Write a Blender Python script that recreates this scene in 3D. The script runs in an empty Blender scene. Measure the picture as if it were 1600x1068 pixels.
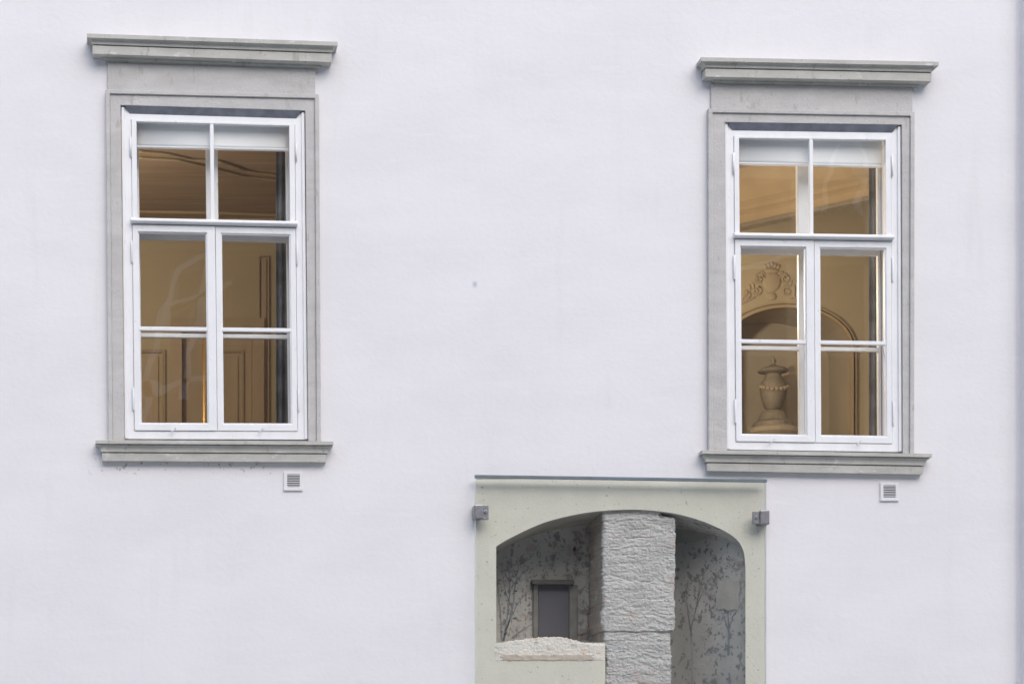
import bpy, bmesh, math, random
from mathutils import Vector, noise
R = math.radians
scene = bpy.context.scene
COL = scene.collection
random.seed(7)

# ------------------------------------------------------------------ camera, sky, sun, exposure
D = 15.0            # metres from the facade
S = 240.0           # photograph pixels per metre on the facade plane
HX, HY, CZ = 200.0, 1275.0, 1.6
cam = bpy.data.cameras.new('camera')
cam.sensor_width = 36.0
cam.lens = 36.0 * D / (1600.0 / S)
cam.shift_x = (800 - HX) / 1600
cam.shift_y = (HY - 534) / 1600
cam.clip_start = 0.1
cam.clip_end = 500
camo = bpy.data.objects.new('camera', cam)
camo.location = (0, -D, CZ)
camo.rotation_euler = (R(90), 0, 0)
COL.objects.link(camo)
scene.camera = camo

SUN_EL, SUN_AZ = R(40), R(166)      # azimuth clockwise from +Y: right of and behind the camera
world = bpy.data.worlds.new('World')
scene.world = world
world.use_nodes = True
wn = world.node_tree
bg = wn.nodes['Background']
sky = wn.nodes.new('ShaderNodeTexSky')
sky.sky_type = 'NISHITA'
sky.sun_disc = False
sky.sun_elevation = SUN_EL
sky.sun_rotation = SUN_AZ
sky.air_density = 1.0
sky.dust_density = 2.1
sky.ozone_density = 1.0
wn.links.new(sky.outputs[0], bg.inputs[0])
bg.inputs[1].default_value = 0.12
sl = bpy.data.lights.new('sun', 'SUN')
sl.energy = 1.1
sl.angle = R(70)
sl.color = (1.0, 0.98, 0.972)
so = bpy.data.objects.new('sun', sl)
sd = Vector((math.sin(SUN_AZ) * math.cos(SUN_EL), math.cos(SUN_AZ) * math.cos(SUN_EL), math.sin(SUN_EL)))
so.rotation_euler = sd.to_track_quat('Z', 'Y').to_euler()
so.location = (10, -20, 30)
COL.objects.link(so)
scene.view_settings.view_transform = 'Standard'
scene.view_settings.look = 'None'
scene.view_settings.exposure = 0.83
scene.view_settings.gamma = 1.0

# ------------------------------------------------------------------ helpers
def at(px, py, Y=0.0):
    f = (D + Y) / D / S
    return ((px - HX) * f, CZ + (HY - py) * f)          # X, Z on the plane y = Y

def P3(px, py, Y):
    x, z = at(px, py, Y)
    return (x, Y, z)

class MB:
    def __init__(self):
        self.v, self.f = [], []
    def vert(self, p):
        self.v.append(tuple(p)); return len(self.v) - 1
    def poly(self, pts):
        n = len(self.v); self.v += [tuple(p) for p in pts]
        self.f.append(tuple(range(n, n + len(pts))))
    def prism(self, xz, y0, y1):                        # polygon in XZ extruded along Y
        n = len(self.v); k = len(xz)
        self.v += [(x, y0, z) for x, z in xz] + [(x, y1, z) for x, z in xz]
        self.f.append(tuple(range(n, n + k)))
        self.f.append(tuple(range(n + 2 * k - 1, n + k - 1, -1)))
        for i in range(k):
            j = (i + 1) % k
            self.f.append((n + i, n + k + i, n + k + j, n + j))
    def box(self, x0, x1, y0, y1, z0, z1):
        self.prism([(x0, z0), (x1, z0), (x1, z1), (x0, z1)], y0, y1)
    def ring(self, o, i, y0, y1):                       # o, i: four XZ corners each
        n = len(self.v)
        for y in (y0, y1):
            self.v += [(x, y, z) for x, z in o] + [(x, y, z) for x, z in i]
        for k in range(4):
            j = (k + 1) % 4
            self.f.append((n + k, n + j, n + 4 + j, n + 4 + k))
            self.f.append((n + 8 + j, n + 8 + k, n + 12 + k, n + 12 + j))
            self.f.append((n + j, n + k, n + 8 + k, n + 8 + j))
            self.f.append((n + 4 + k, n + 4 + j, n + 12 + j, n + 12 + k))
    def tube(self, pts, r, seg=8, cap=True):
        pts = [Vector(p) for p in pts]
        rs = r if isinstance(r, (list, tuple)) else [r] * len(pts)
        n = len(self.v)
        for i, p in enumerate(pts):
            t = (pts[min(i + 1, len(pts) - 1)] - pts[max(i - 1, 0)]).normalized()
            a = t.orthogonal().normalized(); b = t.cross(a)
            for k in range(seg):
                w = 2 * math.pi * k / seg
                self.v.append(tuple(p + (a * math.cos(w) + b * math.sin(w)) * rs[i]))
        for i in range(len(pts) - 1):
            for k in range(seg):
                j = (k + 1) % seg
                self.f.append((n + i * seg + k, n + i * seg + j, n + (i + 1) * seg + j, n + (i + 1) * seg + k))
        if cap:
            self.f.append(tuple(n + k for k in range(seg - 1, -1, -1)))
            self.f.append(tuple(n + (len(pts) - 1) * seg + k for k in range(seg)))
    def lathe(self, prof, c, seg=32):
        n = len(self.v)
        for r, z in prof:
            for k in range(seg):
                w = 2 * math.pi * k / seg
                self.v.append((c[0] + r * math.cos(w), c[1] + r * math.sin(w), c[2] + z))
        for i in range(len(prof) - 1):
            for k in range(seg):
                j = (k + 1) % seg
                self.f.append((n + i * seg + k, n + i * seg + j, n + (i + 1) * seg + j, n + (i + 1) * seg + k))
        self.f.append(tuple(n + k for k in range(seg - 1, -1, -1)))
        self.f.append(tuple(n + (len(prof) - 1) * seg + k for k in range(seg)))
    def build(self, name, mat, parent=None, bevel=0, smooth=False, recalc=True, seg=2):
        me = bpy.data.meshes.new(name)
        me.from_pydata(self.v, [], self.f)
        if recalc:
            bm = bmesh.new(); bm.from_mesh(me)
            bmesh.ops.recalc_face_normals(bm, faces=bm.faces)
            bm.to_mesh(me); bm.free()
        me.materials.append(mat)
        if smooth:
            for p in me.polygons: p.use_smooth = True
        o = bpy.data.objects.new(name, me)
        COL.objects.link(o)
        if parent:
            o.parent = parent
            o.matrix_parent_inverse = parent.matrix_world.inverted()
        if bevel:
            m = o.modifiers.new('bevel', 'BEVEL'); m.width = bevel; m.segments = seg
            m.limit_method = 'ANGLE'; m.angle_limit = R(35)
        return o

def tag(o, label, cat=None, group=None, kind=None):
    if label: o['label'] = label
    if cat: o['category'] = cat
    if group: o['group'] = group
    if kind: o['kind'] = kind
    return o

def empty(name, loc, label, cat, group=None, kind=None):
    o = bpy.data.objects.new(name, None)
    o.location = loc
    COL.objects.link(o)
    bpy.context.view_layer.update()
    return tag(o, label, cat, group, kind)

# ------------------------------------------------------------------ materials
def material(name, col, rough=0.8, var=0.0, scale=4.0, stretch=(1, 1, 1), bump=0.0, bscale=40.0, bstretch=(1, 1, 1),
             col2=None, metallic=0.0, specks=None, spec=0.5, detail=5.0, extra=None, bdist=0.01):
    m = bpy.data.materials.new(name); m.use_nodes = True
    nt = m.node_tree; N = nt.nodes; L = nt.links
    b = N['Principled BSDF']
    b.inputs['Roughness'].default_value = rough
    b.inputs['Metallic'].default_value = metallic
    b.inputs['Specular IOR Level'].default_value = spec
    geo = N.new('ShaderNodeNewGeometry')
    def mapped(st):
        mp = N.new('ShaderNodeMapping'); mp.inputs['Scale'].default_value = st
        L.new(geo.outputs['Position'], mp.inputs['Vector']); return mp.outputs[0]
    def nz(st, sc, det=5.0, ro=0.55):
        n = N.new('ShaderNodeTexNoise'); n.inputs['Scale'].default_value = sc
        n.inputs['Detail'].default_value = det; n.inputs['Roughness'].default_value = ro
        L.new(mapped(st), n.inputs['Vector']); return n.outputs['Fac']
    def ramp(src, a, c, ca=(0, 0, 0, 1), cb=(1, 1, 1, 1)):
        r = N.new('ShaderNodeValToRGB')
        r.color_ramp.elements[0].position = a; r.color_ramp.elements[1].position = c
        r.color_ramp.elements[0].color = ca; r.color_ramp.elements[1].color = cb
        L.new(src, r.inputs[0]); return r.outputs[0]
    def mix(fac, a, c):
        x = N.new('ShaderNodeMix'); x.data_type = 'RGBA'
        for s, val in ((x.inputs[0], fac), (x.inputs[6], a), (x.inputs[7], c)):
            if hasattr(val, 'links') or hasattr(val, 'node'): L.new(val, s)
            else: s.default_value = val
        return x.outputs[2]
    c4 = (*col, 1)
    cur = None
    if var or col2:
        d4 = (*(col2 or tuple(max(0, c * (1 - var)) for c in col)), 1)
        cur = mix(ramp(nz(stretch, scale, detail), 0.3, 0.7), c4, d4)
    if specks:
        for (ss, thr, sc, st) in specks:
            cur = mix(ramp(nz(st, ss, 3.0), thr, thr + 0.06), cur if cur is not None else c4, (*sc, 1))
    if extra: cur = extra(N, L, geo, nz, ramp, mix, cur if cur is not None else c4)
    if cur is not None and not isinstance(cur, tuple): L.new(cur, b.inputs['Base Color'])
    else: b.inputs['Base Color'].default_value = c4
    if bump:
        bp = N.new('ShaderNodeBump'); bp.inputs['Strength'].default_value = bump
        bp.inputs['Distance'].default_value = bdist
        L.new(nz(bstretch, bscale, 6.0, 0.6), bp.inputs['Height'])
        L.new(bp.outputs[0], b.inputs['Normal'])
    return m

def glass(name, tint, wav=0.04, wscale=2.5, refl=0.11):
    m = bpy.data.materials.new(name); m.use_nodes = True
    nt = m.node_tree; N = nt.nodes; L = nt.links
    N.remove(N['Principled BSDF'])
    tr = N.new('ShaderNodeBsdfTransparent'); tr.inputs[0].default_value = (*tint, 1)
    gl = N.new('ShaderNodeBsdfGlossy'); gl.inputs['Roughness'].default_value = 0.0
    # two-sided Schlick reflectance of a thin sheet
    dt = N.new('ShaderNodeVectorMath'); dt.operation = 'DOT_PRODUCT'
    def mth(op, a, b=None):
        n = N.new('ShaderNodeMath'); n.operation = op
        for i, q in enumerate((a, b)):
            if q is None: continue
            if isinstance(q, (int, float)): n.inputs[i].default_value = q
            else: L.new(q, n.inputs[i])
        return n.outputs[0]
    mx = N.new('ShaderNodeMixShader')
    geo = N.new('ShaderNodeNewGeometry')
    n = N.new('ShaderNodeTexNoise'); n.inputs['Scale'].default_value = wscale; n.inputs['Detail'].default_value = 1.0
    L.new(geo.outputs['Position'], n.inputs['Vector'])
    bp = N.new('ShaderNodeBump'); bp.inputs['Strength'].default_value = wav; bp.inputs['Distance'].default_value = 0.05
    L.new(n.outputs['Fac'], bp.inputs['Height']); L.new(bp.outputs[0], gl.inputs['Normal'])
    L.new(geo.outputs['Normal'], dt.inputs[0]); L.new(geo.outputs['Incoming'], dt.inputs[1])
    f5 = mth('POWER', mth('SUBTRACT', 1.0, mth('ABSOLUTE', dt.outputs['Value'])), 5.0)
    L.new(mth('ADD', mth('MULTIPLY', f5, 0.90), refl), mx.inputs[0]); L.new(tr.outputs[0], mx.inputs[1]); L.new(gl.outputs[0], mx.inputs[2])
    L.new(mx.outputs[0], N['Material Output'].inputs[0])
    return m

def wall_extra(N, L, geo, nz, ramp, mix, cur):
    # faint patches of older paint, brush streaks, soot speckle under the left sill, one grey-blue spot
    cur = mix(ramp(nz((1, 1, 2.2), 1.1, 4.0), 0.40, 0.66, (0, 0, 0, 1), (0.38, 0.38, 0.38, 1)), cur, (0.70, 0.695, 0.71, 1))
    cur = mix(ramp(nz((1, 1, 6), 3.0, 6.0), 0.56, 0.72, (0, 0, 0, 1), (0.35, 0.35, 0.35, 1)), cur, (0.84, 0.835, 0.83, 1))
    cur = mix(ramp(nz((1, 1, 0.5), 55.0, 2.0), 0.74, 0.80, (0, 0, 0, 1), (0.5, 0.5, 0.5, 1)), cur, (0.62, 0.61, 0.63, 1))
    cur = mix(ramp(nz((1, 1, 0.12), 7.0, 4.0), 0.58, 0.75, (0, 0, 0, 1), (0.30, 0.30, 0.30, 1)), cur, (0.70, 0.69, 0.69, 1))
    sep = N.new('ShaderNodeSeparateXYZ'); L.new(geo.outputs['Position'], sep.inputs[0])
    def band(out, a, b, soft):
        r1 = N.new('ShaderNodeMapRange'); r1.inputs[1].default_value = a - soft; r1.inputs[2].default_value = a
        r2 = N.new('ShaderNodeMapRange'); r2.inputs[1].default_value = b; r2.inputs[2].default_value = b + soft
        r2.inputs[3].default_value = 1; r2.inputs[4].default_value = 0
        L.new(out, r1.inputs[0]); L.new(out, r2.inputs[0])
        mm = N.new('ShaderNodeMath'); mm.operation = 'MULTIPLY'
        L.new(r1.outputs[0], mm.inputs[0]); L.new(r2.outputs[0], mm.inputs[1]); return mm.outputs[0]
    def mul(a, b):
        mm = N.new('ShaderNodeMath'); mm.operation = 'MULTIPLY'
        L.new(a, mm.inputs[0]); L.new(b, mm.inputs[1]); return mm.outputs[0]
    x0, z0 = at(155, 732); x1, z1 = at(420, 722)
    reg = mul(band(sep.outputs[0], x0, x1, 0.1), band(sep.outputs[2], z0, z1, 0.05))
    spk = ramp(nz((1, 1, 1), 26.0, 5.0), 0.585, 0.66)
    cur = mix(mul(reg, spk), cur, (0.42, 0.35, 0.33, 1))
    sx, sz = at(742, 444)
    reg = mul(band(sep.outputs[0], sx - 0.004, sx + 0.004, 0.016), band(sep.outputs[2], sz - 0.006, sz + 0.006, 0.02))
    cur = mix(reg, cur, (0.50, 0.54, 0.62, 1))
    return cur

M = {}
M['wall'] = material('white_plaster', (0.80, 0.785, 0.80), 0.9, extra=wall_extra, bump=0.12, bscale=26.0, bstretch=(1, 1, 1.2), bdist=0.02, spec=0.2)
M['stone'] = material('grey_sandstone', (0.575, 0.565, 0.55), 0.85, col2=(0.49, 0.48, 0.465), scale=5.0, stretch=(1.0, 1, 2.5),
                      bump=0.45, bscale=60.0, specks=[(24.0, 0.63, (0.45, 0.44, 0.42), (1, 1, 0.3)), (60, 0.66, (0.62, 0.61, 0.60), (1, 1, 1)), (9, 0.64, (0.50, 0.48, 0.45), (1, 1, 2)), (110, 0.68, (0.36, 0.35, 0.33), (1, 1, 1))], spec=0.25)
M['stone_weather'] = material('weathered_sandstone', (0.56, 0.555, 0.515), 0.9, col2=(0.46, 0.455, 0.42), scale=6.0, stretch=(1.2, 1, 2.0),
                      bump=0.3, bscale=45.0, specks=[(22.0, 0.62, (0.40, 0.395, 0.36), (1, 1, 0.22)), (50, 0.66, (0.36, 0.355, 0.32), (1, 1, 1)), (9, 0.64, (0.63, 0.62, 0.60), (1, 1, 2)), (120, 0.67, (0.33, 0.32, 0.29), (1, 1, 1))], spec=0.25)
M['paint'] = material('white_gloss_paint', (0.86, 0.865, 0.88), 0.42, var=0.09, scale=9.0, stretch=(1, 1, 0.5), bump=0.15, bscale=45.0, specks=[(40, 0.68, (0.70, 0.70, 0.70), (1, 1, 0.5))])
M['zinc'] = material('zinc_flashing', (0.30, 0.32, 0.37), 0.45, var=0.35, scale=14.0, metallic=0.6, bump=0.1)
M['iron'] = material('dull_steel', (0.36, 0.36, 0.38), 0.42, var=0.3, scale=40, metallic=0.85, bump=0.1, bscale=120)
M['steel'] = material('bright_bolt', (0.7, 0.7, 0.72), 0.25, metallic=1.0)
M['rail'] = material('blue_grey_rail', (0.22, 0.27, 0.31), 0.4, var=0.2, scale=12, metallic=0.5)
M['glass'] = glass('old_window_glass', (0.97, 0.975, 0.965), 0.016, 3.0)
M['glass2'] = glass('inner_window_glass', (0.96, 0.965, 0.95), 0.02, 3.0, 0.05)
M['pglass'] = glass('protective_glass', (0.98, 0.985, 0.97), 0.0, 1.0, 0.05)
M['blind'] = material('white_blind', (0.92, 0.93, 0.94), 0.7, var=0.03, scale=3)
M['curtain'] = material('charcoal_curtain', (0.16, 0.155, 0.16), 0.9, col2=(0.30, 0.30, 0.32), scale=5.0, stretch=(1, 1, 1.5), detail=2.0)
M['panel'] = material('old_lime_plaster', (0.70, 0.69, 0.605), 0.92, col2=(0.64, 0.63, 0.555), scale=5.0, bump=0.25, bscale=60.0,
                      specks=[(34.0, 0.655, (0.45, 0.42, 0.35), (1, 1, 1)), (16.0, 0.68, (0.70, 0.69, 0.63), (1, 1, 1)), (90, 0.66, (0.55, 0.54, 0.46), (1, 1, 0.6))], spec=0.15)
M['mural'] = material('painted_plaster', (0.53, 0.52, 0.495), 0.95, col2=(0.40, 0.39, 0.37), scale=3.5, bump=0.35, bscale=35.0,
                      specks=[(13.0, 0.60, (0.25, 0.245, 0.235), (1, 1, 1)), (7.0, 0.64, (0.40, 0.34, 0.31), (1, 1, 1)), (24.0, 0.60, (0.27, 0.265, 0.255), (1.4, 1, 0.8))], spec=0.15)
M['muralpaint'] = material('mural_dark_paint', (0.20, 0.20, 0.195), 0.95, col2=(0.42, 0.41, 0.39), scale=9, spec=0.1)
M['muralblue'] = material('mural_blue_paint', (0.23, 0.26, 0.29), 0.95, col2=(0.34, 0.35, 0.36), scale=20, spec=0.1)
M['muralred'] = material('mural_brown_paint', (0.34, 0.27, 0.245), 0.95, col2=(0.40, 0.35, 0.32), scale=12, spec=0.1)
M['patch'] = material('bare_plaster_patch', (0.47, 0.46, 0.415), 0.95, var=0.15, scale=9, bump=0.2, spec=0.1)
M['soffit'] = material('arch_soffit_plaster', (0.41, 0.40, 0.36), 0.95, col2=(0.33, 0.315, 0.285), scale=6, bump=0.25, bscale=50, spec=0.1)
M['masonry'] = material('rough_lime_masonry', (0.69, 0.68, 0.665), 0.95, col2=(0.53, 0.525, 0.515), scale=5.0, stretch=(1, 1, 2.6), bump=0.75, bscale=60.0,
                        bstretch=(1, 1, 1.5), bdist=0.02, specks=[(4.5, 0.64, (0.66, 0.57, 0.55), (1, 1, 2.5)), (5.5, 0.66, (0.63, 0.66, 0.69), (1.2, 1, 2)), (22, 0.62, (0.47, 0.46, 0.45), (0.5, 1, 2.6)), (3.2, 0.6, (0.62, 0.545, 0.515), (1, 1, 1.6)), (70, 0.64, (0.42, 0.41, 0.40), (1, 1, 1.5)), (45, 0.66, (0.78, 0.77, 0.75), (1, 1, 1.6))], spec=0.1)
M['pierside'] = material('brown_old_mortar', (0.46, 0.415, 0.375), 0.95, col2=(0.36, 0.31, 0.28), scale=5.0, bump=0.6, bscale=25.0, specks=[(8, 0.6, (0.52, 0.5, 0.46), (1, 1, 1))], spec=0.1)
M['ledge'] = material('cream_lime_stone', (0.86, 0.805, 0.725), 0.95, col2=(0.72, 0.70, 0.66), scale=6.0, bump=0.8, bscale=70.0,
                      specks=[(13, 0.60, (0.70, 0.58, 0.50), (1, 1, 1.6)), (6, 0.6, (0.70, 0.69, 0.63), (1, 1, 1)), (60, 0.66, (0.55, 0.50, 0.45), (1, 1, 1))], spec=0.1)
M['groove'] = material('brown_brick_groove', (0.50, 0.43, 0.36), 0.95, col2=(0.60, 0.54, 0.47), scale=14.0, bump=0.5, spec=0.1)
M['darkpanel'] = material('grey_board', (0.125, 0.125, 0.145), 0.8, var=0.1, scale=3)
M['darkstone'] = material('dark_stone_frame', (0.12, 0.118, 0.112), 0.9, var=0.3, scale=14, bump=0.4)
M['stone_jamb'] = material('grey_stone_jamb', (0.25, 0.245, 0.235), 0.9, var=0.3, scale=12, bump=0.4)
M['vent'] = material('white_vent_plastic', (0.76, 0.76, 0.77), 0.5)
M['ventdark'] = material('vent_void', (0.05, 0.05, 0.055), 0.9)
M['room'] = material('cream_room_wall', (0.52, 0.44, 0.295), 0.85, var=0.08, scale=1.5, bump=0.05)
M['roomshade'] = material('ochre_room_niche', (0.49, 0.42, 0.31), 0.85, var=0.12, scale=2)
M['ceiling'] = material('brown_wood_ceiling', (0.40, 0.295, 0.20), 0.7, var=0.3, scale=3, stretch=(0.4, 6, 1), bump=0.1)
M['wood'] = material('cream_painted_door', (0.50, 0.395, 0.265), 0.55, var=0.1, scale=2.5, stretch=(3, 1, 0.5))
M['wooddark'] = material('brown_door_moulding', (0.435, 0.33, 0.215), 0.6, var=0.15, scale=4)
M['floor'] = material('parquet', (0.25, 0.15, 0.08), 0.5, var=0.3, scale=5)
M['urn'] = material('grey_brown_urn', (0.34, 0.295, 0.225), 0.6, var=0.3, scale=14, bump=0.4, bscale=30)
M['stucco'] = material('stucco_ornament', (0.49, 0.40, 0.275), 0.8, var=0.1, scale=8)
M['beam'] = material('stucco_cove', (0.50, 0.39, 0.24), 0.8, var=0.15, scale=4)
M['ground'] = material('pale_gravel_court', (0.42, 0.415, 0.40), 0.95, var=0.2, scale=1.5, bump=0.3)
M['opp'] = material('grey_opposite_render', (0.25, 0.245, 0.235), 0.9, var=0.2, scale=0.5)
M['oppstone'] = material('pale_opposite_stone', (0.84, 0.83, 0.80), 0.9, var=0.1, scale=2)
def lampmat(name, col, st):
    m = bpy.data.materials.new(name); m.use_nodes = True
    b = m.node_tree.nodes['Principled BSDF']
    b.inputs['Base Color'].default_value = (0.9, 0.85, 0.75, 1)
    b.inputs['Emission Color'].default_value = (*col, 1); b.inputs['Emission Strength'].default_value = st
    return m
M['bulb'] = lampmat('warm_bulb', (1.0, 0.72, 0.40), 6.0)

# ------------------------------------------------------------------ ground
g = MB(); g.poly([(-150, -150, 0), (150, -150, 0), (150, 150, 0), (-150, 150, 0)])
tag(g.build('ground', M['ground']), None, kind='structure')

# ------------------------------------------------------------------ the facade wall with its three openings
WT = 0.34
hL = at(183, 692) + at(487, 162)          # x0, z0, x1, z1
hR = at(1124, 711) + at(1415, 188)
PB = 1240                                  # lower edge of the plaster field, below the frame
hN = at(743.5, PB) + at(1195, 747)
XR = at(1594, 0)[0]
W0, W1, WH = -5.0, XR + 1.6, 9.0
def inside(xc, zc):
    for h in (hL, hR, hN):
        if h[0] < xc < h[2] and h[1] < zc < h[3]: return True
    return False
wb = bmesh.new()
xs = sorted({W0, W1, hL[0], hL[2], hR[0], hR[2], hN[0], hN[2]})
zs = sorted({0.0, WH, hL[1], hL[3], hR[1], hR[3], hN[1], hN[3]})
vc = {}
def wv(x, y, z):
    k = (round(x, 5), round(y, 5), round(z, 5))
    if k not in vc: vc[k] = wb.verts.new(k)
    return vc[k]
solid = {}
for i in range(len(xs) - 1):
    for j in range(len(zs) - 1):
        solid[i, j] = not inside((xs[i] + xs[i + 1]) / 2, (zs[j] + zs[j + 1]) / 2)
for (i, j), s in solid.items():
    if not s: continue
    x0, x1, z0, z1 = xs[i], xs[i + 1], zs[j], zs[j + 1]
    wb.faces.new([wv(x0, 0, z0), wv(x1, 0, z0), wv(x1, 0, z1), wv(x0, 0, z1)])
    wb.faces.new([wv(x0, WT, z1), wv(x1, WT, z1), wv(x1, WT, z0), wv(x0, WT, z0)])
    for di, dj, a, b in ((-1, 0, (x0, z1), (x0, z0)), (1, 0, (x1, z0), (x1, z1)), (0, -1, (x0, z0), (x1, z0)), (0, 1, (x1, z1), (x0, z1))):
        if not solid.get((i + di, j + dj), False):
            wb.faces.new([wv(a[0], 0, a[1]), wv(a[0], WT, a[1]), wv(b[0], WT, b[1]), wv(b[0], 0, b[1])])
bmesh.ops.recalc_face_normals(wb, faces=wb.faces)
me = bpy.data.meshes.new('facade_wall'); wb.to_mesh(me); wb.free()
me.materials.append(M['wall'])
wall = bpy.data.objects.new('facade_wall', me); COL.objects.link(wall)
tag(wall, 'white lime plastered facade wall around the two windows and the glazed niche', 'wall', kind='thing')

# pilaster that steps forward at the right edge of the picture, with a soft plaster fillet at its foot
pm = MB(); fil = 0.02; pr = 0.08
pts = [(XR - fil, -0.002)]
for k in range(1, 9):
    a = math.pi / 2 * k / 8
    pts.append((XR - fil + fil * math.sin(a), -fil + fil * math.cos(a) - 0.002))
pts += [(XR, -pr), (XR + 1.5, -pr), (XR + 1.5, -0.002)]
n = len(pts)
pm.v = [(x, y, 0) for x, y in pts] + [(x, y, WH) for x, y in pts]
for i in range(n - 1): pm.f.append((i, i + 1, n + i + 1, n + i))
pm.f.append(tuple(range(n))); pm.f.append(tuple(range(2 * n - 1, n - 1, -1)))
tag(pm.build('wall_pilaster', M['wall']), 'shaded white plaster pilaster stepping forward at the right edge', 'pilaster', kind='thing')

# ------------------------------------------------------------------ windows
def sweep(name, prof, xl, xr, dpy, mat, parent, py0, bevel=0.0015):
    """moulding with mitred returns: prof = [(projection, photo y at the left end, same_z_as_previous)]; dpy = drop of the right end in pixels"""
    mb = MB(); rows = []
    zl = zr = None
    for p, py, keep in prof:
        if not keep:
            zl = at(0, py, -p)[1]; zr = at(0, py + dpy, -p)[1]
        X0, X1 = at(xl, 0, 0)[0] - p, at(xr, 0, 0)[0] + p
        rows.append([(X0, 0.01, zl), (X0, -p, zl), (X1, -p, zr), (X1, 0.01, zr)])
    for r in rows: mb.v += r
    for i in range(len(rows) - 1):
        for k in range(3):
            a = i * 4 + k
            mb.f.append((a, a + 1, a + 5, a + 4))
    mb.f.append((0, 1, 2, 3)); b = (len(rows) - 1) * 4
    mb.f.append((b + 3, b + 2, b + 1, b))
    for i in range(len(rows) - 1):
        mb.f.append((i * 4, i * 4 + 4, i * 4 + 7, i * 4 + 3))
    return mb.build(name, mat, parent, bevel=bevel)

def cav(p0, y0, p1, y1, n=5):              # concave quarter between two profile points
    out = []
    for k in range(n + 1):
        a = math.pi / 2 * k / n
        out.append((p0 + (p1 - p0) * math.sin(a), y0 + (y1 - y0) * (1 - math.cos(a)), False))
    return out

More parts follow.
